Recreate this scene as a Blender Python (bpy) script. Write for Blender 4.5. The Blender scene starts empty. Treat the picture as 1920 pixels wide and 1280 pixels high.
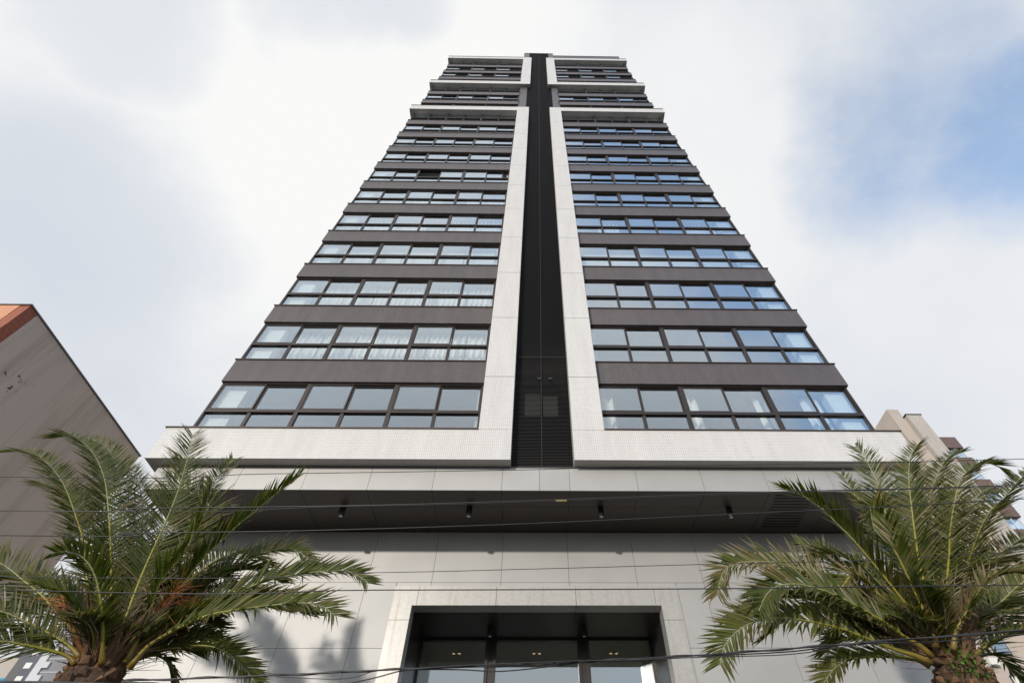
import bpy, math, random
from mathutils import Vector, Matrix, Quaternion
random.seed(7)
scn = bpy.context.scene
COL = scn.collection

# ---------------------------------------------------------------- camera
cam_d = bpy.data.cameras.new('camera'); cam = bpy.data.objects.new('camera', cam_d); COL.objects.link(cam)
PITCH, YAW, ROLL = math.radians(51.8978), math.radians(-1.397), math.radians(-0.6277)
def cam_vec(a, u):
    xx = a*math.cos(ROLL) - u*math.sin(ROLL); uu = a*math.sin(ROLL) + u*math.cos(ROLL)
    return xx, uu
def to_world(xx, uu, f):
    yy = f*math.cos(PITCH) - uu*math.sin(PITCH); zz = f*math.sin(PITCH) + uu*math.cos(PITCH)
    return Vector((xx*math.cos(YAW) - yy*math.sin(YAW), xx*math.sin(YAW) + yy*math.cos(YAW), zz))
Rv = to_world(*cam_vec(1, 0), 0); Uv = to_world(*cam_vec(0, 1), 0); Fv = to_world(0, 0, 1)
mw = Matrix((( Rv.x, Uv.x, -Fv.x, 0), (Rv.y, Uv.y, -Fv.y, -10.4546), (Rv.z, Uv.z, -Fv.z, 1.6), (0, 0, 0, 1)))
cam.matrix_world = mw
cam_d.sensor_width = 36; cam_d.lens = 960.36/1920*36; cam_d.shift_x = -(1016.494-960)/1920
cam_d.clip_start = .05; cam_d.clip_end = 5000
scn.camera = cam

# ---------------------------------------------------------------- sky, sun, exposure
SUN = Vector((-.47, -1, .306)).normalized()
wld = bpy.data.worlds.new('World'); scn.world = wld; wld.use_nodes = True
def build_world():
    nt = wld.node_tree; nt.nodes.clear(); N = nt.nodes.new; L = nt.links.new
    out = N('ShaderNodeOutputWorld')
    sky = N('ShaderNodeTexSky'); sky.sky_type = 'NISHITA'; sky.sun_disc = False
    sky.sun_elevation = math.asin(SUN.z); sky.sun_rotation = math.atan2(SUN.x, SUN.y)
    sky.air_density = 1.2; sky.dust_density = .8; sky.ozone_density = 2.5
    bgs = N('ShaderNodeBackground'); bgs.inputs[1].default_value = .15
    sb = N('ShaderNodeVectorMath'); sb.operation = 'MULTIPLY'; sb.inputs[1].default_value = (1.75, 2.15, 2.35); L(sky.outputs[0], sb.inputs[0]); L(sb.outputs[0], bgs.inputs[0])
    tc = N('ShaderNodeTexCoord')
    def noise(scale, detail, rough=.55, off=(0, 0, 0), dist=0):
        mp = N('ShaderNodeMapping'); mp.inputs['Location'].default_value = off; L(tc.outputs['Generated'], mp.inputs[0])
        n = N('ShaderNodeTexNoise'); n.inputs['Scale'].default_value = scale; n.inputs['Detail'].default_value = detail
        n.inputs['Roughness'].default_value = rough; n.inputs['Distortion'].default_value = dist; L(mp.outputs[0], n.inputs['Vector']); return n
    def math_(op, a, b=None, clamp=False):
        m = N('ShaderNodeMath'); m.operation = op; m.use_clamp = clamp
        for i, v in enumerate((a, b)):
            if v is None: continue
            if isinstance(v, (int, float)): m.inputs[i].default_value = v
            else: L(v, m.inputs[i])
        return m.outputs[0]
    def ramp(v, a, b, lo=0., hi=1.):
        m = N('ShaderNodeMapRange'); m.interpolation_type = 'SMOOTHSTEP'; L(v, m.inputs[0])
        for i, x in enumerate((a, b, lo, hi)): m.inputs[i+1].default_value = x
        return m.outputs[0]
    # warped direction so that the cloud edges are ragged
    wn = noise(2.2, 5, .55, (3, 1, 7)); vm = N('ShaderNodeVectorMath'); vm.operation = 'SUBTRACT'; L(wn.outputs['Color'], vm.inputs[0]); vm.inputs[1].default_value = (.5, .5, .5)
    vs = N('ShaderNodeVectorMath'); vs.operation = 'SCALE'; L(vm.outputs[0], vs.inputs[0]); vs.inputs['Scale'].default_value = .42
    va = N('ShaderNodeVectorMath'); va.operation = 'ADD'; L(tc.outputs['Generated'], va.inputs[0]); L(vs.outputs[0], va.inputs[1])
    vn = N('ShaderNodeVectorMath'); vn.operation = 'NORMALIZE'; L(va.outputs[0], vn.inputs[0])
    def spot(px, py, r0, r1):
        d = to_world(*cam_vec((px-1016.5)/960.4, -(py-640)/960.4), 1).normalized()
        dt = N('ShaderNodeVectorMath'); dt.operation = 'DOT_PRODUCT'; L(vn.outputs[0], dt.inputs[0]); dt.inputs[1].default_value = d
        return ramp(dt.outputs['Value'], math.cos(math.radians(r1)), math.cos(math.radians(r0)))
    def mix(f, a, b):
        m = N('ShaderNodeMix'); m.data_type = 'RGBA'; 
        if isinstance(f, (int, float)): m.inputs[0].default_value = f
        else: L(f, m.inputs[0])
        for i, v in ((6, a), (7, b)):
            if isinstance(v, tuple): m.inputs[i].default_value = (*v, 1)
            else: L(v, m.inputs[i])
        return m.outputs[2]
    big = noise(1.3, 4, .5, (1.7, 4.2, .3)); fine = noise(3.4, 7, .6, (8, 2, 5))
    base = mix(ramp(big.outputs[0], .35, .68), (.68, .72, .785), (.84, .855, .88))
    base = mix(math_('MULTIPLY', ramp(fine.outputs[0], .38, .68), .5), base, (.86, .87, .88))
    white = math_('MAXIMUM', spot(640, 330, 6, 30), math_('MAXIMUM', spot(860, 120, 2, 19), math_('MULTIPLY', spot(170, 60, 2, 20), .8)))
    white = math_('MAXIMUM', white, math_('MULTIPLY', spot(1260, 330, 2, 18), .6))
    base = mix(white, base, (.955, .955, .945))
    grey = math_('MAXIMUM', math_('MULTIPLY', spot(120, 420, 1, 17), .7), math_('MAXIMUM', math_('MULTIPLY', spot(300, 0, 0, 9), .45), math_('MULTIPLY', spot(670, -10, 0, 7), .5)))
    base = mix(grey, base, (.60, .655, .745))
    sz = N('ShaderNodeSeparateXYZ'); L(tc.outputs['Generated'], sz.inputs[0])
    base = mix(ramp(sz.outputs[2], .5, .05, 0, .6), base, (.88, .885, .89))
    bgc = N('ShaderNodeBackground'); L(base, bgc.inputs[0]); bgc.inputs[1].default_value = 1
    # openings in the cloud: more of them towards +X
    sep = N('ShaderNodeSeparateXYZ'); L(tc.outputs['Generated'], sep.inputs[0])
    gap = math_('ADD', noise(1.6, 6, .6, (5, 9, 2)).outputs[0], math_('MULTIPLY', sep.outputs[0], .60))
    back = ramp(sep.outputs[1], .05, -.25)
    gapf = math_('MULTIPLY', math_('MULTIPLY', ramp(gap, .50, .74), back), .72)
    veil = ramp(noise(5, 7, .62, (2, 2, 9)).outputs[0], .25, .62, .55, 1.)
    blue = math_('MAXIMUM', math_('MULTIPLY', spot(1670, 240, 1, 12), .6), math_('MAXIMUM', math_('MULTIPLY', spot(1960, 230, 1, 12), .72), math_('MULTIPLY', spot(1800, 120, 1, 11), .42)))
    blue = math_('MULTIPLY', blue, veil)
    hz = ramp(sep.outputs[2], .12, .5)
    gapf = math_('MULTIPLY', gapf, hz)
    fac = math_('MAXIMUM', gapf, blue, True)
    ms = N('ShaderNodeMixShader'); L(fac, ms.inputs[0]); L(bgc.outputs[0], ms.inputs[1]); L(bgs.outputs[0], ms.inputs[2])
    L(ms.outputs[0], out.inputs[0])
build_world()
wld.cycles.sampling_method = 'MANUAL'; wld.cycles.sample_map_resolution = 1024
sd = bpy.data.lights.new('sun', 'SUN'); sd.energy = 2.6; sd.angle = math.radians(2.0); sd.color = (1, .93, .83)
so = bpy.data.objects.new('sun', sd); COL.objects.link(so); so.rotation_euler = SUN.to_track_quat('Z', 'Y').to_euler()
vs_ = scn.view_settings; vs_.view_transform = 'Standard'; vs_.look = 'None'; vs_.gamma = 1; vs_.exposure = 0; vs_.use_curve_mapping = False

# ---------------------------------------------------------------- materials
def mat(name, col, rough=.6, metal=0., spec=.5, var=0., bump=0., bscale=8., build=None, rnd=0.):
    m = bpy.data.materials.new(name); m.use_nodes = True; nt = m.node_tree; b = nt.nodes['Principled BSDF']
    b.inputs['Base Color'].default_value = (*col, 1); b.inputs['Roughness'].default_value = rough
    b.inputs['Metallic'].default_value = metal; b.inputs['Specular IOR Level'].default_value = spec
    N = nt.nodes.new; L = nt.links.new
    geo = N('ShaderNodeNewGeometry')
    src = None
    if var or rnd:
        n = N('ShaderNodeTexNoise'); n.inputs['Scale'].default_value = bscale*.25; n.inputs['Detail'].default_value = 6; L(geo.outputs['Position'], n.inputs['Vector'])
        mr = N('ShaderNodeMapRange'); L(n.outputs[0], mr.inputs[0]); mr.inputs[1].default_value = .3; mr.inputs[2].default_value = .7
        mr.inputs[3].default_value = 1-var; mr.inputs[4].default_value = 1+var
        v = mr.outputs[0]
        if rnd:
            oi = N('ShaderNodeObjectInfo'); r2 = N('ShaderNodeMapRange'); L(oi.outputs['Random'], r2.inputs[0]); r2.inputs[3].default_value = 1-rnd; r2.inputs[4].default_value = 1+rnd
            mm = N('ShaderNodeMath'); mm.operation = 'MULTIPLY'; L(v, mm.inputs[0]); L(r2.outputs[0], mm.inputs[1]); v = mm.outputs[0]
        mx = N('ShaderNodeVectorMath'); mx.operation = 'SCALE'; mx.inputs[0].default_value = col; L(v, mx.inputs['Scale'])
        L(mx.outputs[0], b.inputs['Base Color']); src = mx.outputs[0]
    if bump:
        n2 = N('ShaderNodeTexNoise'); n2.inputs['Scale'].default_value = bscale; n2.inputs['Detail'].default_value = 5; L(geo.outputs['Position'], n2.inputs['Vector'])
        bp = N('ShaderNodeBump'); bp.inputs['Strength'].default_value = bump; bp.inputs['Distance'].default_value = .02; L(n2.outputs[0], bp.inputs['Height']); L(bp.outputs[0], b.inputs['Normal'])
    if build: build(nt, N, L, b, geo, src)
    return m

def tile_build(c1, c2, grout, w=.05, h=.05, gs=.0045, off=0., dirt=.12):
    def f(nt, N, L, b, geo, src):
        sp = N('ShaderNodeSeparateXYZ'); L(geo.outputs['Position'], sp.inputs[0])
        ad = N('ShaderNodeMath'); L(sp.outputs[0], ad.inputs[0]); L(sp.outputs[1], ad.inputs[1])
        cb = N('ShaderNodeCombineXYZ'); L(ad.outputs[0], cb.inputs[0]); L(sp.outputs[2], cb.inputs[1])
        br = N('ShaderNodeTexBrick'); br.offset = off; br.inputs['Scale'].default_value = 1; br.inputs['Mortar Size'].default_value = gs; br.inputs['Mortar Smooth'].default_value = .2
        br.inputs['Brick Width'].default_value = w; br.inputs['Row Height'].default_value = h; br.inputs['Color1'].default_value = (*c1, 1); br.inputs['Color2'].default_value = (*c2, 1); br.inputs['Mortar'].default_value = (*grout, 1)
        L(cb.outputs[0], br.inputs['Vector'])
        # rain streaks and soot: stretched noise
        mp = N('ShaderNodeMapping'); mp.inputs['Scale'].default_value = (2.5, 2.5, .35); L(geo.outputs['Position'], mp.inputs[0])
        n = N('ShaderNodeTexNoise'); n.inputs['Scale'].default_value = 1.3; n.inputs['Detail'].default_value = 7; n.inputs['Roughness'].default_value = .65; L(mp.outputs[0], n.inputs['Vector'])
        mr = N('ShaderNodeMapRange'); L(n.outputs[0], mr.inputs[0]); mr.inputs[1].default_value = .35; mr.inputs[2].default_value = .7; mr.inputs[3].default_value = 1-dirt; mr.inputs[4].default_value = 1.03
        mx = N('ShaderNodeVectorMath'); mx.operation = 'SCALE'; L(br.outputs['Color'], mx.inputs[0]); L(mr.outputs[0], mx.inputs['Scale'])
        L(mx.outputs[0], b.inputs['Base Color'])
        bp = N('ShaderNodeBump'); bp.invert = True; bp.inputs['Strength'].default_value = .6; bp.inputs['Distance'].default_value = .003; L(br.outputs['Fac'], bp.inputs['Height']); L(bp.outputs[0], b.inputs['Normal'])
    return f
def streak_build(colA, colB, sx=3, sz=.3, lo=.4, hi=.65, patch=None, relief=.3):
    def f(nt, N, L, b, geo, src):
        mp = N('ShaderNodeMapping'); mp.inputs['Scale'].default_value = (sx, sx, sz); L(geo.outputs['Position'], mp.inputs[0])
        n = N('ShaderNodeTexNoise'); n.inputs['Scale'].default_value = 1; n.inputs['Detail'].default_value = 8; n.inputs['Roughness'].default_value = .62; L(mp.outputs[0], n.inputs['Vector'])
        mr = N('ShaderNodeMapRange'); L(n.outputs[0], mr.inputs[0]); mr.inputs[1].default_value = lo; mr.inputs[2].default_value = hi
        m = N('ShaderNodeMix'); m.data_type = 'RGBA'; L(mr.outputs[0], m.inputs[0]); m.inputs[6].default_value = (*colA, 1); m.inputs[7].default_value = (*colB, 1)
        o = m.outputs[2]
        n3 = N('ShaderNodeTexNoise'); n3.inputs['Scale'].default_value = 18; n3.inputs['Detail'].default_value = 6; L(geo.outputs['Position'], n3.inputs['Vector'])
        r3 = N('ShaderNodeMapRange'); L(n3.outputs[0], r3.inputs[0]); r3.inputs[1].default_value = .3; r3.inputs[2].default_value = .7; r3.inputs[3].default_value = .93; r3.inputs[4].default_value = 1.07
        sc = N('ShaderNodeVectorMath'); sc.operation = 'SCALE'; L(o, sc.inputs[0]); L(r3.outputs[0], sc.inputs['Scale']); o = sc.outputs[0]
        if patch:   # flaked render: dark spots near one place on the wall
            c, rad, pc = patch
            d = N('ShaderNodeVectorMath'); d.operation = 'DISTANCE'; L(geo.outputs['Position'], d.inputs[0]); d.inputs[1].default_value = c
            r = N('ShaderNodeMapRange'); L(d.outputs['Value'], r.inputs[0]); r.inputs[1].default_value = rad; r.inputs[2].default_value = 0; r.inputs[3].default_value = .78; r.inputs[4].default_value = .52
            n4 = N('ShaderNodeTexNoise'); n4.inputs['Scale'].default_value = 3.4; n4.inputs['Detail'].default_value = 9; n4.inputs['Roughness'].default_value = .7; L(geo.outputs['Position'], n4.inputs['Vector'])
            g = N('ShaderNodeMath'); g.operation = 'SUBTRACT'; L(n4.outputs[0], g.inputs[0]); L(r.outputs[0], g.inputs[1])
            g2 = N('ShaderNodeMath'); g2.operation = 'MULTIPLY'; g2.use_clamp = True; L(g.outputs[0], g2.inputs[0]); g2.inputs[1].default_value = 22
            m2 = N('ShaderNodeMix'); m2.data_type = 'RGBA'; L(g2.outputs[0], m2.inputs[0]); L(o, m2.inputs[6]); m2.inputs[7].default_value = (*pc, 1); o = m2.outputs[2]
        L(o, b.inputs['Base Color'])
        bp = N('ShaderNodeBump'); bp.inputs['Strength'].default_value = relief; bp.inputs['Distance'].default_value = .01 if relief > .1 else .002; L(n3.outputs[0], bp.inputs['Height']); L(bp.outputs[0], b.inputs['Normal'])
    return f
def glass(name, tint, refl0, refl1, ripple=.0):
    m = bpy.data.materials.new(name); m.use_nodes = True; nt = m.node_tree; nt.nodes.clear(); N = nt.nodes.new; L = nt.links.new
    o = N('ShaderNodeOutputMaterial'); t = N('ShaderNodeBsdfTransparent'); t.inputs[0].default_value = (*tint, 1)
    g = N('ShaderNodeBsdfGlossy'); g.inputs['Color'].default_value = (.86, .94, 1, 1); g.inputs['Roughness'].default_value = .0
    lw = N('ShaderNodeLayerWeight'); lw.inputs['Blend'].default_value = .5
    mr = N('ShaderNodeMapRange'); L(lw.outputs['Facing'], mr.inputs[0]); mr.inputs[1].default_value = .2; mr.inputs[2].default_value = .95; mr.inputs[3].default_value = refl0; mr.inputs[4].default_value = refl1
    if ripple:
        geo = N('ShaderNodeNewGeometry'); n = N('ShaderNodeTexNoise'); n.inputs['Scale'].default_value = .8; n.inputs['Detail'].default_value = 1; L(geo.outputs['Position'], n.inputs['Vector'])
        bp = N('ShaderNodeBump'); bp.inputs['Strength'].default_value = ripple; bp.inputs['Distance'].default_value = .02; L(n.outputs[0], bp.inputs['Height']); L(bp.outputs[0], g.inputs['Normal'])
    ms = N('ShaderNodeMixShader'); L(mr.outputs[0], ms.inputs[0]); L(t.outputs[0], ms.inputs[1]); L(g.outputs[0], ms.inputs[2]); L(ms.outputs[0], o.inputs[0])
    return m
def emis(name, col, s):
    m = bpy.data.materials.new(name); m.use_nodes = True; b = m.node_tree.nodes['Principled BSDF']
    b.inputs['Base Color'].default_value = (.8, .8, .8, 1); b.inputs['Emission Color'].default_value = (*col, 1); b.inputs['Emission Strength'].default_value = s; return m
def attr_build(rough=.5):
    def f(nt, N, L, b, geo, src):
        a = N('ShaderNodeAttribute'); a.attribute_name = 'tint'; L(a.outputs['Color'], b.inputs['Base Color'])
    return f
M = {}
M['white_tile'] = mat('white_mosaic_tile', (.7, .68, .65), .35, build=tile_build((.81, .795, .78), (.755, .74, .725), (.53, .51, .49), dirt=.08))
M['dark_tile'] = mat('dark_mosaic_tile', (.12, .1, .1), .38, build=tile_build((.158, .136, .136), (.128, .110, .112), (.06, .05, .05), dirt=.22))
M['panel'] = mat('beige_composite_panel', (.425, .42, .41), .50, .20, .5, var=.05, rnd=.03, bscale=5)
M['portal_panel'] = mat('portal_panel', (.58, .55, .52), .35, .2, .5, build=streak_build((.46, .445, .42), (.34, .315, .28), 9, .5, .52, .78, relief=.03))
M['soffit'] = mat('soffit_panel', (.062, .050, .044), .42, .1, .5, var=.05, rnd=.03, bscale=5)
M['coping'] = mat('brown_metal_coping', (.09, .068, .058), .45, .3)
M['alu'] = mat('dark_bronze_aluminium', (.052, .042, .039), .38, .35, .5, var=.08)
M['louvre'] = mat('black_louvre_metal', (.014, .0115, .0105), .5, .1)
M['shaft'] = mat('dark_shaft_wall', (.008, .007, .0065), .7)
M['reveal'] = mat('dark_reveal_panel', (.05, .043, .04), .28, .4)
M['shaftpane'] = mat('dim_window_pane', (.10, .11, .105), .3)
M['joint'] = mat('joint_backing', (.15, .14, .13), .7)
M['column'] = mat('pale_painted_column', (.90, .93, .88), .7)
M['room'] = mat('interior_plaster', (.42, .43, .42), .8)
M['ceil'] = mat('interior_ceiling', (.5, .51, .5), .8)
M['curtain'] = mat('white_curtain', (.93, .92, .88), .9)
M['blind'] = mat('pale_roller_blind', (.72, .73, .66), .9)
M['glass'] = glass('coated_window_glass', (.975, .99, .985), .20, .90, .012)
M['shopglass'] = glass('lobby_glass', (.90, .93, .90), .30, .7, .02)
M['black'] = mat('black_lamp_housing', (.012, .012, .012), .35)
M['lens'] = mat('lamp_lens', (.6, .6, .58), .2)
M['lampglow'] = emis('warm_lamp', (1, .6, .35), 1.1)
M['core'] = mat('building_core', (.16, .15, .15), .8)
M['cable'] = mat('black_cable_sheath', (.035, .033, .035), .45, 0, .5)
M['tagm'] = mat('yellow_cable_tag', (.75, .62, .2), .5)
M['asphalt'] = mat('asphalt', (.05, .05, .052), .85, var=.2, bump=.4, bscale=30)
M['pave'] = mat('concrete_paving', (.065, .062, .058), .85, var=.12, bump=.3, bscale=20)
M['kerb'] = mat('granite_kerb', (.24, .23, .22), .8, var=.1)
M['paint'] = mat('road_paint', (.75, .74, .7), .6, var=.1)
M['earth'] = mat('open_ground', (.07, .065, .055), .95, var=.25, bscale=.3)
M['lobbywall'] = mat('lobby_wall', (.62, .58, .52), .6)
M['lobbyfloor'] = mat('lobby_floor', (.35, .33, .30), .2)

# ---------------------------------------------------------------- helpers
class MB:
    def __init__(s): s.v = []; s.f = []; s.mi = []
    def quad(s, a, b, c, d, mi=0):
        n = len(s.v); s.v += [tuple(a), tuple(b), tuple(c), tuple(d)]; s.f.append((n, n+1, n+2, n+3)); s.mi.append(mi)
    def box(s, x0, x1, y0, y1, z0, z1, mi=0):
        n = len(s.v)
        s.v += [(x0, y0, z0), (x1, y0, z0), (x1, y1, z0), (x0, y1, z0), (x0, y0, z1), (x1, y0, z1), (x1, y1, z1), (x0, y1, z1)]
        s.f += [(n, n+3, n+2, n+1), (n+4, n+5, n+6, n+7), (n, n+1, n+5, n+4), (n+1, n+2, n+6, n+5), (n+2, n+3, n+7, n+6), (n+3, n, n+4, n+7)]; s.mi += [mi]*6
    def prism(s, pts, z0, z1, mi=0):
        n = len(s.v); k = len(pts)
        s.v += [(x, y, z0) for x, y in pts] + [(x, y, z1) for x, y in pts]
        s.f.append(tuple(range(n+k-1, n-1, -1))); s.f.append(tuple(range(n+k, n+2*k))); s.mi += [mi, mi]
        for i in range(k):
            j = (i+1) % k; s.f.append((n+i, n+j, n+k+j, n+k+i)); s.mi.append(mi)
    def tube(s, pts, rads, seg=8, mi=0, cap=True):
        n0 = len(s.v); pts = [Vector(p) for p in pts]
        if not hasattr(rads, '__len__'): rads = [rads]*len(pts)
        up = Vector((0, 0, 1)); t = (pts[1]-pts[0]).normalized()
        a = t.cross(up); a = a.normalized() if a.length > .05 else Vector((1, 0, 0)); 
        for i, p in enumerate(pts):
            t = (pts[min(i+1, len(pts)-1)] - pts[max(i-1, 0)]).normalized()
            a = (a - t*a.dot(t)).normalized(); b = t.cross(a)
            for q in range(seg):
                g = 2*math.pi*q/seg; s.v.append(tuple(p + (a*math.cos(g) + b*math.sin(g))*rads[i]))
        for i in range(len(pts)-1):
            for q in range(seg):
                r = (q+1) % seg; s.f.append((n0+i*seg+q, n0+i*seg+r, n0+(i+1)*seg+r, n0+(i+1)*seg+q)); s.mi.append(mi)
        if cap:
            s.f.append(tuple(n0+q for q in range(seg-1, -1, -1))); s.f.append(tuple(n0+(len(pts)-1)*seg+q for q in range(seg))); s.mi += [mi, mi]
    def mesh(s, name, mats, smooth=False):
        me = bpy.data.meshes.new(name); me.from_pydata(s.v, [], s.f)
        for m in (mats if isinstance(mats, (list, tuple)) else [mats]): me.materials.append(m)
        me.polygons.foreach_set('material_index', s.mi); 
        if smooth: me.polygons.foreach_set('use_smooth', [True]*len(s.f))
        me.update(); return me
    def build(s, name, mats, parent=None, smooth=False, kind=None, loc=None):
        return link(name, s.mesh(name, mats, smooth), parent, kind, loc)
def link(name, me, parent=None, kind=None, loc=None):
    o = bpy.data.objects.new(name, me); COL.objects.link(o)
    if parent: o.parent = parent
    if kind: o['kind'] = kind
    if loc: o.location = loc
    return o
def thing(name, label, cat, loc=(0, 0, 0), group=None):
    o = bpy.data.objects.new(name, None); COL.objects.link(o); o.location = loc; o['label'] = label; o['category'] = cat
    o.empty_display_size = .3
    if group: o['group'] = group
    return o
def tag(o, label, cat, group=None):
    o['label'] = label; o['category'] = cat
    if group: o['group'] = group
    return o
PALM_L=[[[[-5.387, -3.25, 4.197], [-5.587, -3.227, 4.665], [-6.172, -3.191, 5.55], [-6.719, -3.165, 6.323], [-7.282, -3.143, 7.055], [-7.903, -3.126, 7.65], [-8.488, -3.112, 7.999], [-8.86, -3.1, 7.982]], 1.1, 0], [[[-5.535, -3.3, 4.226], [-5.817, -3.286, 4.64], [-6.628, -3.256, 5.708], [-7.195, -3.241, 6.309], [-7.825, -3.227, 6.905], [-8.43, -3.216, 7.342], [-8.898, -3.208, 7.574], [-9.261, -3.2, 7.57]], 0.9, 0], [[[-5.143, -3.55, 4.078], [-5.22, -3.815, 4.416], [-5.34, -4.025, 4.694], [-5.463, -4.169, 4.882], [-5.613, -4.289, 5.007], [-5.751, -4.395, 5.03], [-5.829, -4.5, 4.956]], 0.75, 0], [[[-5.521, -3.4, 4.19], [-5.767, -3.46, 4.442], [-6.018, -3.507, 4.61], [-6.44, -3.582, 4.879], [-6.745, -3.633, 5.033], [-7.204, -3.706, 5.253], [-7.76, -3.8, 5.394]], 1.0, 0], [[[-5.476, -3.5, 4.165], [-5.671, -3.566, 4.279], [-5.923, -3.649, 4.377], [-6.295, -3.771, 4.496], [-6.546, -3.855, 4.558], [-6.86, -3.976, 4.567], [-7.021, -4.1, 4.419]], 0.75, 0], [[[-5.495, -3.5, 4.092], [-5.568, -3.541, 4.15], [-5.681, -3.598, 4.179], [-5.898, -3.717, 4.198], [-6.063, -3.814, 4.201], [-6.213, -3.909, 4.191], [-6.421, -4.098, 4.082], [-6.486, -4.3, 3.861]], 0.8, 0], [[[-5.254, -3.2, 4.192], [-5.477, -3.162, 4.746], [-5.677, -3.119, 5.464], [-5.819, -3.081, 6.159], [-5.976, -3.05, 6.835], [-6.226, -3.02, 7.605], [-6.447, -3.0, 8.189]], 1.15, 0], [[[-4.972, -3.4, 4.154], [-5.003, -3.452, 4.673], [-5.067, -3.489, 5.094], [-4.973, -3.524, 5.464], [-4.934, -3.552, 5.802], [-4.99, -3.58, 6.202], [-5.049, -3.6, 6.525]], 1.1, 0.2], [[[-5.313, -2.9, 4.36], [-5.386, -2.725, 5.168], [-5.708, -2.55, 6.261], [-5.887, -2.449, 7.001], [-5.968, -2.388, 7.488], [-5.971, -2.341, 7.857], [-5.918, -2.3, 8.156]], 0.9, 0], [[[-5.054, -3.3, 4.167], [-4.98, -3.3, 4.609], [-4.91, -3.3, 5.072], [-4.8, -3.3, 5.525], [-4.659, -3.3, 5.854], [-4.49, -3.3, 6.17], [-4.175, -3.3, 6.666], [-3.923, -3.3, 7.013]], 1.1, 0.1], [[[-5.224, -3.0, 4.251], [-5.156, -2.93, 4.819], [-5.01, -2.886, 5.153], [-4.922, -2.866, 5.314], [-4.746, -2.833, 5.551], [-4.579, -2.809, 5.712], [-4.242, -2.768, 5.94], [-3.889, -2.736, 6.019], [-3.633, -2.716, 5.935], [-3.456, -2.7, 5.789]], 0.9, 0.2], [[[-5.051, -3.2, 4.168], [-4.95, -3.164, 4.64], [-4.71, -3.138, 4.893], [-4.368, -3.112, 5.105], [-4.075, -3.093, 5.218], [-3.838, -3.076, 5.348], [-3.288, -3.046, 5.474], [-2.817, -3.021, 5.519], [-2.583, -3.01, 5.446], [-2.393, -3.0, 5.333]], 0.95, 0], [[[-4.869, -3.45, 4.068], [-4.76, -3.494, 4.295], [-4.647, -3.516, 4.382], [-4.396, -3.559, 4.524], [-4.094, -3.603, 4.632], [-3.567, -3.667, 4.687], [-3.273, -3.702, 4.705], [-2.948, -3.74, 4.714], [-2.656, -3.772, 4.655], [-2.421, -3.8, 4.508]], 0.95, 0], [[[-5.233, -3.1, 4.204], [-5.024, -3.063, 4.374], [-4.636, -3.018, 4.466], [-4.523, -3.005, 4.489], [-4.302, -2.983, 4.497], [-4.107, -2.965, 4.448], [-3.906, -2.946, 4.355], [-3.689, -2.924, 4.216], [-3.49, -2.9, 4.046]], 0.75, 0], [[[-5.275, -3.0, 4.215], [-5.224, -2.863, 4.374], [-5.13, -2.746, 4.473], [-5.022, -2.669, 4.47], [-4.935, -2.596, 4.394], [-4.879, -2.505, 4.274], [-4.867, -2.4, 4.137]], 0.7, 0], [[[-5.582, -2.8, 4.372], [-5.818, -2.661, 4.906], [-6.356, -2.435, 5.963], [-6.712, -2.332, 6.542], [-7.104, -2.237, 7.141], [-7.508, -2.162, 7.646], [-7.916, -2.1, 8.084]], 0.9, 0.1], [[[-5.542, -3.0, 4.3], [-5.975, -2.848, 5.111], [-6.684, -2.689, 6.176], [-7.261, -2.583, 7.032], [-7.88, -2.497, 7.822], [-8.427, -2.443, 8.319], [-8.901, -2.4, 8.568]], 1.1, 0], [[[-5.698, -2.9, 4.336], [-6.282, -2.762, 5.15], [-7.134, -2.615, 6.219], [-7.674, -2.548, 6.762], [-8.285, -2.489, 7.18], [-8.859, -2.435, 7.417], [-9.213, -2.4, 7.51]], 1.0, 0.1], [[[-5.779, -2.9, 4.336], [-6.449, -2.681, 4.897], [-7.179, -2.484, 5.435], [-7.716, -2.361, 5.724], [-8.211, -2.243, 5.852], [-8.674, -2.1, 5.821]], 0.9, 0.1], [[[-5.295, -3.1, 4.239], [-5.496, -2.937, 5.07], [-5.596, -2.789, 5.942], [-5.623, -2.698, 6.552], [-5.646, -2.65, 6.908], [-6.613, -2.547, 7.46], [-6.538, -2.5, 7.779]], 1.1, 0.1], [[[-5.612, -3.0, 4.324], [-6.161, -2.82, 4.838], [-6.705, -2.688, 5.185], [-7.21, -2.57, 5.331], [-7.671, -2.432, 5.302], [-7.915, -2.3, 5.118]], 0.9, 0.3], [[[-5.483, -2.8, 4.347], [-5.55, -2.553, 4.866], [-5.419, -2.386, 5.141], [-5.171, -2.24, 5.267], [-5.583, -2.103, 5.265], [-5.342, -2.0, 5.155]], 0.8, 0.2], [[[-5.381, -3.1, 4.251], [-5.821, -2.836, 5.236], [-5.919, -2.67, 5.904], [-5.775, -2.58, 6.169], [-5.53, -2.502, 6.29], [-6.038, -2.4, 6.311]], 1.0, 0.3]]
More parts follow.
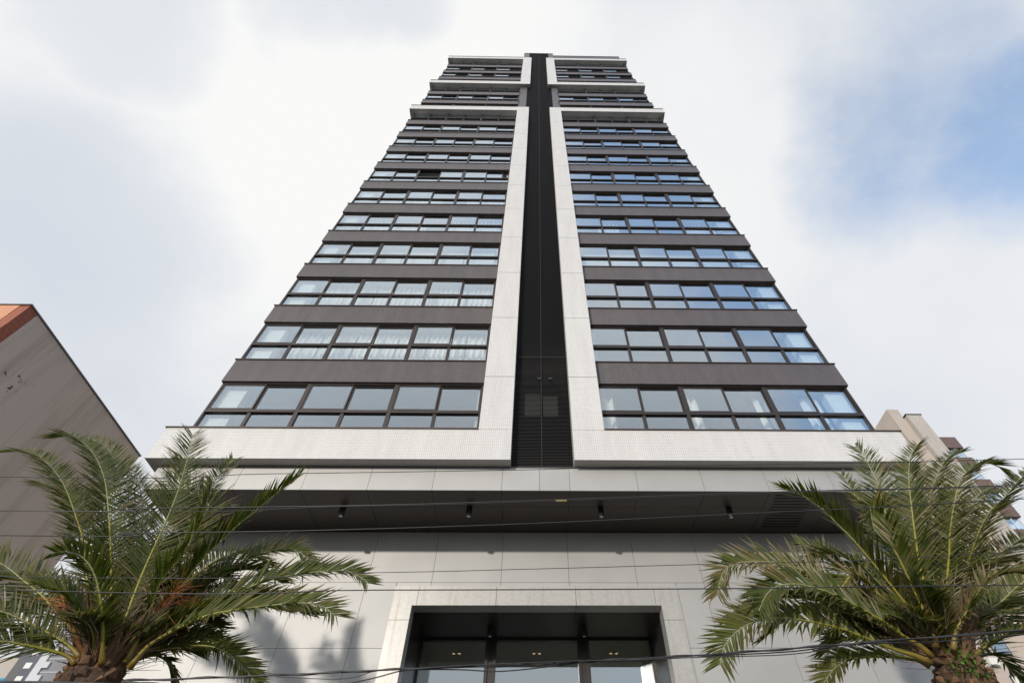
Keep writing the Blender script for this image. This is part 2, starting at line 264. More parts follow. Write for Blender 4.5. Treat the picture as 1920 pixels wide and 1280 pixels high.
PALM_R=[[[[5.175, -3.4, 4.335], [5.166, -3.427, 4.485], [5.034, -3.493, 4.83], [4.873, -3.566, 5.237], [4.679, -3.639, 5.67], [4.545, -3.678, 5.895], [4.383, -3.721, 6.15], [4.179, -3.758, 6.328], [3.868, -3.8, 6.447]], 1.1, 0.1], [[[5.109, -3.5, 4.28], [5.146, -3.548, 4.435], [5.103, -3.696, 4.893], [5.058, -3.816, 5.295], [5.0, -3.906, 5.604], [4.929, -3.978, 5.857], [4.991, -3.997, 5.937], [4.934, -4.017, 5.985], [4.815, -4.058, 5.753], [4.726, -4.1, 5.531]], 0.95, 0.2], [[[5.217, -3.4, 4.319], [5.392, -3.385, 4.704], [5.652, -3.36, 5.427], [5.959, -3.34, 6.089], [6.024, -3.337, 6.223], [6.39, -3.318, 6.954], [6.705, -3.307, 7.446], [7.03, -3.3, 7.77]], 1.0, 0], [[[5.547, -3.1, 4.435], [5.879, -3.019, 5.204], [6.404, -2.942, 6.101], [6.499, -2.93, 6.257], [6.926, -2.885, 6.887], [7.286, -2.857, 7.303], [7.791, -2.824, 7.786], [8.233, -2.8, 8.019]], 1.0, 0], [[[5.431, -3.3, 4.357], [5.868, -3.276, 5.079], [6.308, -3.258, 5.693], [6.563, -3.248, 6.061], [6.97, -3.235, 6.571], [7.37, -3.225, 7.029], [7.756, -3.218, 7.303], [8.061, -3.212, 7.414], [8.259, -3.206, 7.37], [8.308, -3.2, 7.184]], 1.0, 0], [[[5.578, -3.2, 4.396], [5.998, -3.179, 4.939], [6.542, -3.158, 5.537], [7.03, -3.143, 6.028], [7.524, -3.13, 6.455], [7.997, -3.119, 6.753], [8.496, -3.108, 7.095], [8.917, -3.1, 7.346]], 1.05, 0], [[[5.848, -2.8, 4.55], [6.702, -2.526, 5.656], [7.391, -2.363, 6.449], [7.915, -2.272, 6.918], [8.384, -2.195, 7.344], [8.742, -2.145, 7.578], [9.071, -2.1, 7.728]], 0.9, 0.1], [[[5.75, -3.0, 4.473], [6.419, -2.897, 5.263], [6.877, -2.847, 5.661], [7.174, -2.82, 5.763], [7.723, -2.774, 6.039], [8.265, -2.73, 6.281], [8.551, -2.7, 6.275]], 1.0, 0.1], [[[5.234, -3.6, 4.211], [5.315, -3.707, 4.37], [5.492, -3.838, 4.538], [5.664, -3.956, 4.682], [5.791, -4.045, 4.801], [5.948, -4.139, 4.866], [6.082, -4.231, 4.862], [6.151, -4.313, 4.793], [6.108, -4.4, 4.632]], 0.85, 0.8], [[[5.535, -3.4, 4.303], [5.696, -3.447, 4.477], [5.879, -3.489, 4.624], [6.046, -3.523, 4.712], [6.262, -3.566, 4.797], [6.623, -3.637, 4.996], [6.962, -3.7, 5.15]], 0.9, 0.1], [[[5.771, -3.1, 4.418], [6.052, -3.035, 4.594], [6.381, -2.965, 4.745], [6.724, -2.895, 4.901], [7.047, -2.831, 5.023], [7.362, -2.769, 5.128], [7.672, -2.7, 5.16]], 0.9, 0.1], [[[5.576, -3.4, 4.21], [5.715, -3.442, 4.271], [5.942, -3.51, 4.354], [6.151, -3.574, 4.408], [6.341, -3.638, 4.414], [6.438, -3.7, 4.325]], 0.8, 0.1], [[[5.827, -3.1, 4.289], [6.02, -3.057, 4.353], [6.19, -3.018, 4.383], [6.299, -2.97, 4.32], [6.382, -2.91, 4.214], [6.477, -2.843, 4.096], [6.486, -2.8, 4.003]], 0.65, 0], [[[4.992, -3.5, 4.173], [4.886, -3.539, 4.281], [4.714, -3.584, 4.373], [4.555, -3.632, 4.497], [4.395, -3.673, 4.586], [4.17, -3.729, 4.703], [3.992, -3.77, 4.781], [3.755, -3.82, 4.857], [3.475, -3.872, 4.894], [3.193, -3.919, 4.853], [2.971, -3.956, 4.716], [2.786, -4.0, 4.496]], 1.0, 0.1], [[[5.23, -3.3, 4.374], [5.136, -3.294, 4.506], [5.014, -3.282, 4.82], [4.859, -3.272, 5.081], [4.665, -3.261, 5.337], [4.351, -3.254, 5.135], [4.061, -3.243, 5.35], [3.781, -3.234, 5.491], [3.41, -3.224, 5.564], [3.031, -3.215, 5.539], [2.794, -3.209, 5.409], [2.611, -3.2, 5.065]], 1.0, 0.2], [[[4.929, -3.5, 4.099], [4.776, -3.527, 4.171], [4.554, -3.559, 4.22], [4.329, -3.594, 4.298], [4.054, -3.637, 4.391], [3.851, -3.666, 4.446], [3.54, -3.708, 4.497], [3.192, -3.753, 4.52], [2.821, -3.797, 4.471], [2.532, -3.832, 4.343], [2.308, -3.864, 4.168], [2.168, -3.9, 3.929]], 0.95, 0], [[[4.965, -3.4, 4.104], [4.846, -3.411, 4.168], [4.545, -3.431, 4.192], [4.285, -3.447, 4.193], [4.009, -3.464, 4.16], [3.899, -3.47, 4.133], [3.676, -3.484, 4.023], [3.461, -3.5, 3.845]], 0.75, 0], [[[5.492, -2.8, 4.399], [5.36, -2.661, 4.535], [5.215, -2.522, 4.675], [5.101, -2.408, 4.811], [4.979, -2.294, 4.95], [4.805, -2.189, 5.013], [4.626, -2.098, 4.954], [4.491, -2.0, 4.804]], 0.85, 0], [[[5.618, -2.9, 4.563], [5.805, -2.785, 5.024], [5.997, -2.628, 5.711], [6.137, -2.465, 6.511], [6.09, -2.292, 7.389], [6.122, -2.228, 7.786], [6.101, -2.2, 7.945]], 0.8, 0.1], [[[5.477, -3.1, 4.468], [5.606, -3.051, 4.815], [5.788, -2.948, 5.606], [5.944, -2.861, 6.39], [6.264, -2.78, 7.301], [6.325, -2.749, 7.662], [6.378, -2.723, 7.98], [6.333, -2.7, 8.215]], 1.05, 0.1], [[[5.604, -2.8, 4.55], [5.617, -2.668, 4.981], [5.587, -2.512, 5.533], [5.522, -2.402, 5.942], [5.176, -2.32, 5.879], [5.009, -2.208, 6.279], [4.681, -2.1, 6.539]], 0.9, 0.2], [[[5.738, -2.8, 4.584], [6.126, -2.654, 5.18], [6.561, -2.474, 6.02], [6.84, -2.31, 6.873], [7.236, -2.248, 7.195], [7.5, -2.177, 7.665], [7.723, -2.134, 7.965], [7.982, -2.1, 8.116]], 0.9, 0.1], [[[5.86, -2.7, 4.606], [6.29, -2.497, 5.252], [6.816, -2.296, 6.001], [7.3, -2.128, 6.72], [7.652, -2.052, 7.06], [8.025, -1.963, 7.503], [8.384, -1.9, 7.781]], 1.0, 0.1], [[[5.461, -2.9, 4.428], [5.618, -2.673, 4.886], [5.575, -2.453, 5.272], [5.409, -2.281, 5.497], [5.175, -2.118, 5.639], [4.94, -2.0, 5.608], [4.765, -1.9, 5.482]], 0.9, 0.2], [[[5.897, -2.8, 4.567], [6.823, -2.44, 5.381], [7.463, -2.244, 5.845], [8.048, -2.09, 6.162], [8.419, -1.989, 6.267], [8.625, -1.9, 6.217]], 0.9, 0.2]]
CABLES=[[[[-5.757, -5.8, 5.089], [-2.924, -5.8, 5.146], [-0.0, -5.8, 5.22], [1.16, -5.8, 5.27], [4.164, -5.8, 5.348], [5.697, -5.8, 5.403]], 0.004], [[[-5.422, -5.8, 4.676], [-4.154, -5.8, 4.706], [-2.012, -5.8, 4.746], [-0.334, -5.8, 4.804], [2.625, -5.8, 4.938], [4.08, -5.8, 4.986], [5.423, -5.8, 5.041]], 0.0055], [[[-5.384, -5.83, 4.653], [-1.997, -5.83, 4.719], [-0.331, -5.83, 4.77], [2.602, -5.83, 4.901], [4.049, -5.83, 4.955], [5.371, -5.83, 4.996]], 0.003], [[[-5.2, -5.8, 4.404], [-3.982, -5.8, 4.43], [-2.138, -5.8, 4.466], [0.004, -5.8, 4.55], [2.619, -5.8, 4.694], [3.62, -5.8, 4.748], [5.288, -5.8, 4.863]], 0.005], [[[-4.867, -5.8, 3.994], [-1.506, -5.8, 4.035], [0.007, -5.8, 4.073], [1.695, -5.8, 4.123], [3.157, -5.8, 4.163], [4.831, -5.8, 4.26]], 0.003], [[[-4.87, -5.7, 3.921], [-1.471, -5.7, 3.922], [1.607, -5.7, 3.937], [3.028, -5.7, 3.956], [4.676, -5.7, 3.976]], 0.005], [[[-4.36, -5.6, 3.217], [-3.327, -5.6, 3.224], [-2.133, -5.6, 3.26], [-1.106, -5.6, 3.303], [0.013, -5.6, 3.338], [0.41, -5.6, 3.358], [1.493, -5.6, 3.411], [2.844, -5.6, 3.5], [4.463, -5.6, 3.615]], 0.011], [[[-1.739, -5.58, 3.162], [-1.323, -5.58, 3.244], [-1.103, -5.58, 3.297], [-0.89, -5.58, 3.309], [-0.574, -5.58, 3.305], [-0.262, -5.58, 3.294], [0.118, -5.58, 3.326], [0.412, -5.58, 3.361]], 0.005], [[[-1.095, -5.62, 3.287], [-0.751, -5.62, 3.315], [-0.168, -5.62, 3.339], [0.423, -5.62, 3.359], [0.926, -5.62, 3.366], [1.482, -5.62, 3.387], [2.231, -5.62, 3.407], [2.826, -5.62, 3.479]], 0.004], [[[1.503, -5.56, 3.417], [2.267, -5.56, 3.451], [2.865, -5.56, 3.511], [3.648, -5.56, 3.533], [4.472, -5.56, 3.595]], 0.005], [[[-2.128, -5.6, 3.248], [-1.581, -5.6, 3.232], [-1.33, -5.6, 3.287]], 0.003]]
# ---------------------------------------------------------------- ground, street
def sheet(name, x0, x1, y0, y1, z, m, kind='structure'):
    b = MB(); b.quad((x0, y0, z), (x1, y0, z), (x1, y1, z), (x0, y1, z)); o = b.build(name, m); o['kind'] = kind; return o
sheet('ground', -1500, 1500, -1500, 1500, -.02, M['earth'])
sheet('road', -300, 300, -19, -8.2, 0, M['asphalt'])
b = MB(); b.box(-300, 300, -8.0, 60, -.1, .14); o = b.build('pavement', M['pave']); o['kind'] = 'structure'
b = MB(); b.box(-300, 300, -8.2, -8.0, -.1, .15); o = b.build('kerb', M['kerb']); o['kind'] = 'structure'
b = MB(); b.box(-300, 300, -19.2, -19, -.1, .15); o = b.build('far_kerb', M['kerb']); o['kind'] = 'structure'
b = MB(); b.box(-300, 300, -40, -19.2, -.1, .14); o = b.build('far_pavement', M['pave']); o['kind'] = 'structure'
b = MB()
for i in range(-40, 41): b.quad((i*6, -13.66, .004), (i*6+3, -13.66, .004), (i*6+3, -13.54, .004), (i*6, -13.54, .004))
o = b.build('road_marking', M['paint']); o['kind'] = 'structure'

# ---------------------------------------------------------------- the tower
T = thing('apartment_tower', 'tall apartment tower with white mosaic frames, dark floor bands and black louvred centre strip', 'tower', (0, 7, 0.14))
TO = Vector((0, -7, -.14))   # part coordinates are written in world space and shifted by this
def tp(name, bm, mats, kind=None, smooth=False, parent=None): 
    o = bm.build(name, mats, T if parent is None else parent, smooth, kind)
    if parent is None: o.location = TO
    return o
XL, XR = -9.29, 9.51          # ends of the dark bands
WL, WR = -9.555, 9.75         # ends of the white bars
PL0, PL1 = -1.45, -.573       # left white pier
PR0, PR1 = 1.019, 1.865       # right white pier
P = .30                       # how far white stands in front of the dark bands
DT = lambda k: 10.884 + 3*k   # top of dark band k
WT = lambda k: 10.785 + 3*k   # top of white bar k
DH, WH = .967, .985
DEEP = 14.
WHITE = (0, 11, 14, 18)
YC = .26                      # back of the bands' front leg

# core volume, seen at the roof and from the side
b = MB(); b.box(XL+.35, XR-.35, 5.0, DEEP-.3, 9.2, 64.9); b.box(PL1-.26, PR0+.31, .22, 5.0, 9.2, 69.1); b.box(1.9, 9.1, 1.0, 5.0, 66.5, 67.8); tp('core', b, M['core'])

for wing in (0, 1):
    s = -1 if wing == 0 else 1
    xe = (XL, XR)[wing]; we = (WL, WR)[wing]
    xi = (PL0+.05, PR1-.05)[wing]
    def front_leg(xo, x_in, yf, z0, z1):
        b = MB(); a, c = sorted((xo, x_in)); b.box(a, c, yf, YC, z0, z1)
        a, c = sorted((xo, xo - s*.22)); b.box(a, c, YC, DEEP, z0, z1); return b
    def cop(xo, x_in, yf, z):
        b = MB(); a, c = sorted((xo + s*.035, x_in)); b.box(a, c, yf-.035, YC+.02, z+.002, z+.032)
        a, c = sorted((xo + s*.035, xo - s*.24)); b.box(a, c, YC+.02, DEEP+.03, z+.002, z+.032); return b
    for k in range(0, 19):
        if k in WHITE:
            x_in = (PL1, PR0)[wing]
            z1 = WT(k); tp('white_bar', front_leg(we, x_in, -P, z1-WH, z1), M['white_tile'])
            tp('coping', cop(we, (PL0-.002, PR1+.002)[wing], -P, z1), M['coping'])
            if k < 18:    # upstand under the windows, set back behind the white bar
                b = MB(); a, c = sorted((xe, xi)); b.box(a, c, .02, YC, z1+.034, DT(k)+.03)
                a, c = sorted((xe, xe-s*.2)); b.box(a, c, YC, DEEP, z1+.034, DT(k)+.03); tp('window_upstand', b, M['alu'])
            b = MB(); a, c = sorted((xe-s*.02, xi)); b.box(a, c, YC+.002, YC+.2, z1-WH+.3, z1+.01); tp('bar_backing', b, M['core'])
        else:
            z1 = DT(k); tp('spandrel_band', front_leg(xe, xi, 0., z1-DH, z1), M['dark_tile'])
            tp('coping', cop(xe, xi, 0., z1), M['coping'])
    # white piers, one panel a floor with open joints
    pa, pb = ((PL0, PL1), (PR0, PR1))[wing]
    for k0, k1 in ((0, 11), (14, 18)):
        zz = [WT(k0)+.0] + [12.863+3.0*(k-0) for k in range(k0, k1) if WT(k1)-WH-.02 > 12.863+3*k] + [WT(k1)-WH]
        for i in range(len(zz)-1):
            b = MB(); b.box(pa, pb, -P, .2, zz[i]+.009, zz[i+1]-.009); tp('pier_panel', b, M['white_tile'])
        b = MB(); b.box(pa+.03, pb-.03, -P+.03, .19, WT(k0), WT(k1)-WH); tp('pier_backing', b, M['core'])
    # dark piers between the frames and over the top
    ga, gb = ((-1.45, -.83), (1.33, 1.87))[wing]
    for z0, z1 in ((WT(11)+.04, WT(14)-WH-.01), (WT(18)+.04, 69.3)):
        b = MB(); b.box(ga, gb, 0, .21, z0, z1); tp('dark_pier', b, M['dark_tile'])
    # far side wall
    b = MB(); a, c = sorted((xe - s*.25, xe - s*.45)); b.box(a, c, 1.30, DEEP, 10.9, WT(18)); tp('side_wall', b, M['core'])
b = MB(); b.box(XL+.46, XR-.46, DEEP-.6, DEEP-.32, 9.3, 64.6); tp('rear_wall', b, M['core'])
b = MB(); b.box(XL+.05, XR-.05, .3, DEEP-.02, WT(18)-.15, WT(18)-.02); tp('roof_slab', b, M['core'])
# penthouse over the right wing
b = MB(); b.box(1.872, 9.39, .0, .25, 66.93, 67.88); b.box(9.15, 9.39, .25, 9, 66.93, 67.88); tp('spandrel_band', b, M['dark_tile'])
b = MB(); b.box(1.872, 9.43, -.035, .27, 67.882, 67.915); b.box(9.12, 9.43, .27, 9, 67.882, 67.915); tp('coping', b, M['coping'])
b = MB(); b.box(PL0, PR1, -.02, .3, 69.302, 69.34); tp('core_cap', b, M['coping'])

# ---- interiors: ceiling slab, back wall, end returns for each floor and wing
room = {}
for wing in (0, 1):
    s = -1 if wing == 0 else 1
    xe = (XL, XR)[wing]; xi = (PL0-.1, PR1+.1)[wing]
    a, c = sorted((xe - s*.06, xi))
    for j in range(18):
        zt = DT(j+1)-DH; zf = DT(j)-.25
        b = MB(); b.box(a, c, YC+.03, 5.0, zt+.03, zt+.3)                    # ceiling
        tp('ceiling_slab', b, M['ceil'])
        b = MB(); b.box(a, c, 4.4, 4.5, zf, zt+.03)
        w0, w1 = sorted((xi, xi + s*.12)); b.box(w0, w1, YC+.02, 4.4, zf, zt+.03)
        w0, w1 = sorted((xe - s*.10, xe - s*.26)); b.box(w0, w1, 1.30, 4.4, zf, zt+.03)
        tp('room_wall', b, M['room'])
        b = MB(); w0, w1 = sorted((xe - s*.08, xe - s*(.74 if wing == 0 else .71))); b.box(w0, w1, .268, .55, zf, zt-.01); tp('corner_column', b, M['column'])

# ---- windows: one per module, frame > panes
WZ = 2.033
def win_frame(w, variant=0):
    b = MB(); y0, y1 = .07, .17
    b.box(0, .055, y0, y1, -WZ, 0); b.box(w-.055, w, y0, y1, -WZ, 0)                 # jambs
    b.box(.055, w-.055, y0, y1, -.05, -.001)                                              # head
    b.box(.055, w-.055, y0-.015, y1+.005, -1.20, -1.115)                                  # transom
    b.box(.055, w-.055, y0+.02, y1, -1.115, -1.07)                                  # track
    b.box(.055, w-.055, y0+.02, y1, -WZ, -WZ+.05)
    m = w/2
    b.box(m-.045, m+.045, y0+.01, y1, -WZ+.05, -1.20)                                 # lower mullion
    def sash(x0, x1, ya):
        yb = ya+.035; t = .042
        b.box(x0, x0+t, ya, yb, -1.075, -.049); b.box(x1-t, x1, ya, yb, -1.075, -.049)
        b.box(x0+t, x1-t, ya, yb, -1.07, -1.07+.042); b.box(x0+t, x1-t, ya, yb, -.052-.04, -.049)
    sa = (.055, m+.01); sb = (m+.02, w-.055)
    if variant == 1: sa = (m-.05, w-.0549)       # left leaf slid open over the right one
    if variant == 2: sb = (.30*w+.2, .30*w+.2+(w/2-.055))
    sash(sa[0], sa[1], .085); sash(sb[0], sb[1], .128)
    return b, sa, sb
def pane_mesh(x0, x1, y, z0, z1):
    b = MB(); b.box(x0, x1, y, y+.006, z0, z1); return b.mesh('pane', M['glass'])
MODW = 2.583
frames = {}
for v in (0, 1, 2):
    b, sa, sb = win_frame(MODW, v)
    frames[v] = (b.mesh('window_frame', M['alu']), pane_mesh(sa[0]+.042, sa[1]-.042, .10, -1.028, -.092), pane_mesh(sb[0]+.042, sb[1]-.042, .143, -1.028, -.092))
lo1 = pane_mesh(.055, MODW/2-.045, .12, -WZ+.05, -1.20); lo2 = pane_mesh(MODW/2+.045, MODW-.055, .12, -WZ+.05, -1.20)
lob = MB(); lob.box(.055, MODW/2-.045, .12, .126, -WZ+.05, -1.20); lob.box(MODW/2+.045, MODW-.055, .12, .126, -WZ+.05, -1.20); lo12 = lob.mesh('lower_panes', M['glass'])
# end windows on the returns
eb = MB(); eb.box(0, .09, 0, .09, -WZ, -.002); eb.box(0, .09, 1.03, 1.12, -WZ, -.002); eb.box(.01, .08, .09, 1.03, -.05, -.002); eb.box(0, .09, .09, 1.03, -1.20, -1.05); eb.box(.01, .08, .09, 1.03, -WZ, -WZ+.05)
endf = eb.mesh('side_window', M['alu'])
eg = MB(); eg.box(.04, .046, .09, 1.03, -1.05, -.05); egm = eg.mesh('pane', M['glass']); eg = MB(); eg.box(.04, .046, .09, 1.03, -WZ+.05, -1.20); eglm = eg.mesh('pane', M['glass'])
for wing in (0, 1):
    sx = 1. if wing == 0 else (9.45-1.85)/(3*MODW)
    xs0 = -9.25 if wing == 0 else 1.85
    for j in range(18):
        zt = DT(j+1)-DH
        for q in range(3):
            v = 0
            if wing == 0 and j == 6: v = (0, 1, 2)[q]
            fr = link('window', frames[v][0], T); fr.location = TO + Vector((xs0+q*MODW*sx, 0, zt)); fr.scale = (sx, 1, 1)
            link('pane', frames[v][1], fr); link('pane', frames[v][2], fr)
            if j <= 6: link('pane', lo1, fr); link('pane', lo2, fr)
            else: link('lower_panes', lo12, fr)
        e = link('side_window', endf, T); xx = -9.25 if wing == 0 else 9.45-.09
        e.location = TO + Vector((xx, .18, zt)); link('pane', egm, e); link('pane', eglm, e)

# ---- curtains and blinds behind the glass
def curtain(x0, x1, y, z0, z1, seed, amp=.06, wl=.19):
    r = random.Random(seed); b = MB(); n = max(6, int((x1-x0)/wl*6)); ph = r.random()*6
    P_ = []
    for i in range(n+1):
        x = x0+(x1-x0)*i/n; y_ = y + amp*math.sin(x/wl*2*math.pi+ph+.8*math.sin(x*3.1+ph)) + .012*math.sin(x*53)
        P_.append((x, y_, z1 - .02*abs(math.sin(x/wl*math.pi+ph))))
    for i in range(n):
        a, c = P_[i], P_[i+1]
        b.quad((a[0], a[1], z0), (c[0], c[1], z0), c, a)
        b.quad((a[0], a[1]+.004, z0), (a[0], a[1]+.004, a[2]), (c[0], c[1]+.004, c[2]), (c[0], c[1]+.004, z0))
        b.quad(a, c, (c[0], c[1]+.004, c[2]), (a[0], a[1]+.004, a[2]))
    return b
CUR = {  # (wing, floor): spans of drawn curtain
 (0, 1): [(-8.3, -1.6)], (0, 2): [(-8.35, -1.6)], (0, 4): [(-8.5, -5.2), (-4.3, -1.6)], (0, 5): [(-8.3, -4.9), (-3.6, -1.6)],
 (0, 9): [(-8.2, -1.6)], (0, 8): [(-6.0, -3.0)],
 (1, 0): [(2.0, 2.42), (4.45, 4.95), (6.6, 6.85), (7.0, 7.2), (8.05, 8.6)], (1, 4): [(3.0, 4.0), (7.1, 8.7)], (1, 8): [(2.2, 6.9)]}
for (w, j), spans in CUR.items():
    zt = DT(j+1)-DH
    for (x0, x1) in spans:
        if w == 0 and j <= 2:    # full-height lengths drawn module by module
            xs = x0
            while xs < x1-.3:
                xe_ = min(x1, xs + 1.25 + .2*math.sin(xs*7)); tp('curtain', curtain(xs, xe_-.05, .52, zt-2.3, zt-.02, int(xs*91)+j), M['curtain'], smooth=True); xs = xe_
        else: tp('curtain', curtain(x0, x1, .50, zt-2.3, zt-.02, int(x0*91)+j), M['curtain'], smooth=True)
for w, j in ((0, 3), (1, 3)):
    zt = DT(j+1)-DH
    xs0 = -8.35 if w == 0 else 1.95
    for q in range(5 if w == 0 else 5):
        b = MB(); x0 = xs0+q*1.33; b.box(x0, x0+1.27, .45, .455, zt-2.2, zt-.03); b.box(x0, x0+1.27, .43, .47, zt-1.72, zt-1.66); tp('roller_blind', b, M['blind'])

# ---- louvred centre strip
b = MB(); b.box(-.828, 1.328, .17, .215, 9.78, 69.3); tp('shaft_backing', b, M['shaft'])
b = MB(); z = 9.86
while z < 69.25:
    for x0, x1 in ((-.826, .205), (.225, 1.326)):
        n = len(b.v); y0, y1 = .05, .085
        b.v += [(x0, y0, z), (x1, y0, z), (x1, y1, z+.012), (x0, y1, z+.012), (x0, y0, z+.012), (x1, y0, z+.012), (x1, y1, z+.024), (x0, y1, z+.024)]
        b.f += [(n, n+3, n+2, n+1), (n+4, n+5, n+6, n+7), (n, n+1, n+5, n+4), (n+1, n+2, n+6, n+5), (n+2, n+3, n+7, n+6), (n+3, n, n+4, n+7)]; b.mi += [0]*6
    z += .05
tp('louvre_slats', b, M['louvre'], kind='stuff')
b = MB(); b.box(.207, .223, .045, .10, 9.80, 69.25); tp('louvre_mullion', b, M['louvre'])
b = MB(); b.box(-.83, 1.33, .03, .12, 9.785, 9.845); tp('louvre_sill', b, M['alu'])
for k in range(1):
    z = 14.16+3*k-.02
    if z < 69: b = MB(); b.box(-.826, 1.326, .03, .048, z, z+.035); tp('louvre_joint_bar', b, M['shaft'])
sw = MB(); sw.box(-.36, -.27, .13, .165, 11.6, 12.95); sw.box(.69, .78, .13, .165, 11.6, 12.95); sw.box(-.27, .69, .13, .165, 12.86, 12.95); sw.box(-.27, .69, .13, .165, 11.6, 11.67); sw.box(.19, .235, .13, .165, 11.67, 12.86)
sw = tp('window', sw, M['reveal'])
b = MB(); b.box(-.27, .19, .145, .15, 11.67, 12.6); link('pane', b.mesh('pane', M['shaftpane']), sw)
b = MB(); b.box(.235, .69, .145, .15, 11.67, 12.5); link('pane', b.mesh('pane', M['shaftpane']), sw)
for x in (.16, .49):
    b = MB(); b.box(x-.06, x+.06, .02, .049, 13.10, 13.20); tp('fixing_bracket', b, M['black'])

# ---- podium: fascia, soffit and lower wall in single panels
FZ0, FZ1 = 9.104, 9.76
J = [-9.30, -8.78, -7.20, -5.58, -4.00, -2.44, -.765, .89, 2.55, 4.17, 5.76, 7.37, 8.98, 9.52]
g = .0042
b = MB(); b.box(-9.28, 9.50, .012, .5, 9.13, 9.77); tp('fascia_core', b, M['joint'])
b = MB(); b.box(-9.26, 9.48, .5, 5, 9.13, 9.8); tp('podium_slab', b, M['core'])
b = MB(); b.box(-9.2, 9.4, .05, 2.0, 9.771, 9.799); tp('shadow_gap', b, M['shaft'])
for i in range(len(J)-1):
    cuts = [J[i], J[i+1]]
    if abs(J[i]+.765) < .01: cuts = [J[i], .155, J[i+1]]
    for q in range(len(cuts)-1):
        b = MB(); b.box(cuts[q]+g, cuts[q+1]-g, -.012, .012, FZ0, FZ1); tp('fascia_panel', b, M['panel'])
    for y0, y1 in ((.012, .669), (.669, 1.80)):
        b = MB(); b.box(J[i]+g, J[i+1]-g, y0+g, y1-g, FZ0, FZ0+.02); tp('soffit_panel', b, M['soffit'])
for x0, x1, y0, y1 in ((5.95, 6.9, .15, 1.6),):
    n = int((y1-y0)/.12)
    for q in range(n):
        b = MB(); yy = y0+q*.12; b.box(x0, x1, yy, yy+.035, FZ0-.012, FZ0-.001); tp('vent_slat', b, M['black'])
for sx in (-9.28, 9.47):
    b = MB(); b.box(sx, sx+.03, .52, 5, FZ0, FZ1); tp('fascia_return', b, M['panel'])
# lower wall
YW = 1.80; rows = [0.14, 2.0, 3.45, 4.87, 6.31, 7.77, 9.10]
PX0, PX1 = -3.266, 3.48; PZ = 7.652
b = MB(); b.box(-9.26, PX0+.1, YW+.03, YW+.3, .14, 9.1); b.box(PX1-.1, 9.48, YW+.03, YW+.3, .14, 9.1); b.box(PX0+.1, PX1-.1, YW+.03, YW+.3, PZ-.1, 9.1); tp('podium_wall', b, M['joint'])
for r in range(len(rows)-1):
    z0, z1 = rows[r], rows[r+1]
    for i in range(len(J)-1):
        x0, x1 = J[i], J[i+1]
        segs = [(x0, x1, z0, z1)]
        if z0 < PZ:
            segs = []
            zt_ = min(z1, PZ) if z1 > PZ else z1
            if x1 <= PX0 or x0 >= PX1: segs = [(x0, x1, z0, z1)]
            else:
                if x0 < PX0: segs.append((x0, PX0-.004, z0, z1))
                if x1 > PX1: segs.append((PX1+.004, x1, z0, z1))
                if z1 > PZ+.02: segs.append((max(x0, PX0), min(x1, PX1), PZ+.012, z1))
        for (a, c, d, e) in segs:
            b = MB(); b.box(a+g, c-g, YW, YW+.03, d+g, e-g); tp('wall_panel', b, M['panel'])
for sx in (-9.29, 9.45):
    b = MB(); b.box(sx, sx+.03, YW+.031, 13, .14, 9.1); tp('podium_side', b, M['panel'])
# ---- entrance portal
IX0, IX1, IZ = -2.80, 3.022, 7.208; YG = 3.575; YP = YW-.05
pj = [PX0, -2.70, -.851, 1.03, 2.90, PX1]
for i in range(len(pj)-1):
    b = MB()
    if i == 0: b.prism([(pj[0]+g, YP), (pj[1]-g, YP), (pj[1]-g, YW+.31), (pj[0]+g, YW+.31)], 6.882+g, PZ); 
    elif i == 4: b.prism([(pj[4]+g, YP), (pj[5]-g, YP), (pj[5]-g, YW+.31), (pj[4]+g, YW+.31)], 6.882+g, PZ)
    if i in (0, 4):
        # trim the corner piece so that it stops at the opening
        b = MB()
        if i == 0: b.box(pj[0]+g, pj[1]-g, YP, YW+.31, IZ, PZ); b.box(pj[0]+g, IX0, YP, YW+.31, 6.882+g, IZ-.0005)
        else: b.box(pj[4]+g, pj[5]-g, YP, YW+.31, IZ, PZ); b.box(IX1, pj[5]-g, YP, YW+.31, 6.882+g, IZ-.0005)
    else: b.box(pj[i]+g, pj[i+1]-g, YP, YW+.31, IZ, PZ)
    tp('portal_panel', b, M['portal_panel'])
for (a, c) in ((PX0+g, IX0), (IX1, PX1-g)):
    zz = [.14, 2.5, 4.7, 6.882]
    for i in range(3):
        b = MB(); b.box(a, c, YP, YW+.31, zz[i]+g, zz[i+1]-g); tp('portal_panel', b, M['portal_panel'])
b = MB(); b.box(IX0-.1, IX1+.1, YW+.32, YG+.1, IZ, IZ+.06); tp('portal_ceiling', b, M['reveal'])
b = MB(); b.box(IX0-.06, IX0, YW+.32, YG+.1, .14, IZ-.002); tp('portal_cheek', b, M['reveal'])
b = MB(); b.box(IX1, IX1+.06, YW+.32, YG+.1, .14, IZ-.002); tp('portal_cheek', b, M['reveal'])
# glazing with its mullions
gl = MB(); gx = [(IX0+.001, -2.766+.0), (-1.158, -.887), (1.149, 1.435), (2.94, IX1-.001)]
for a, c in gx[1:3]:
    gl.box(a, a+.07, YG-.10, YG+.12, .2, IZ-.001); gl.box(c-.07, c, YG-.10, YG+.12, .2, IZ-.001); gl.box(a+.07, c-.07, YG-.05, YG+.10, .2, IZ-.001)
gl.box(IX0+.001, IX0+.05, YG-.05, YG+.1, .2, IZ-.001); gl.box(IX1-.05, IX1-.001, YG-.05, YG+.1, .2, IZ-.001)
gl.box(IX0+.05, IX1-.05, YG-.03, YG+.08, IZ-.05, IZ-.003)
gl = tp('entrance_glazing', gl, M['reveal'])
for a, c in ((IX0+.05, -1.158), (-.887, 1.149), (1.435, IX1-.05)):
    b = MB(); b.box(a, c, YG, YG+.012, .2, IZ-.052); link('pane', b.mesh('pane', M['shopglass']), gl)
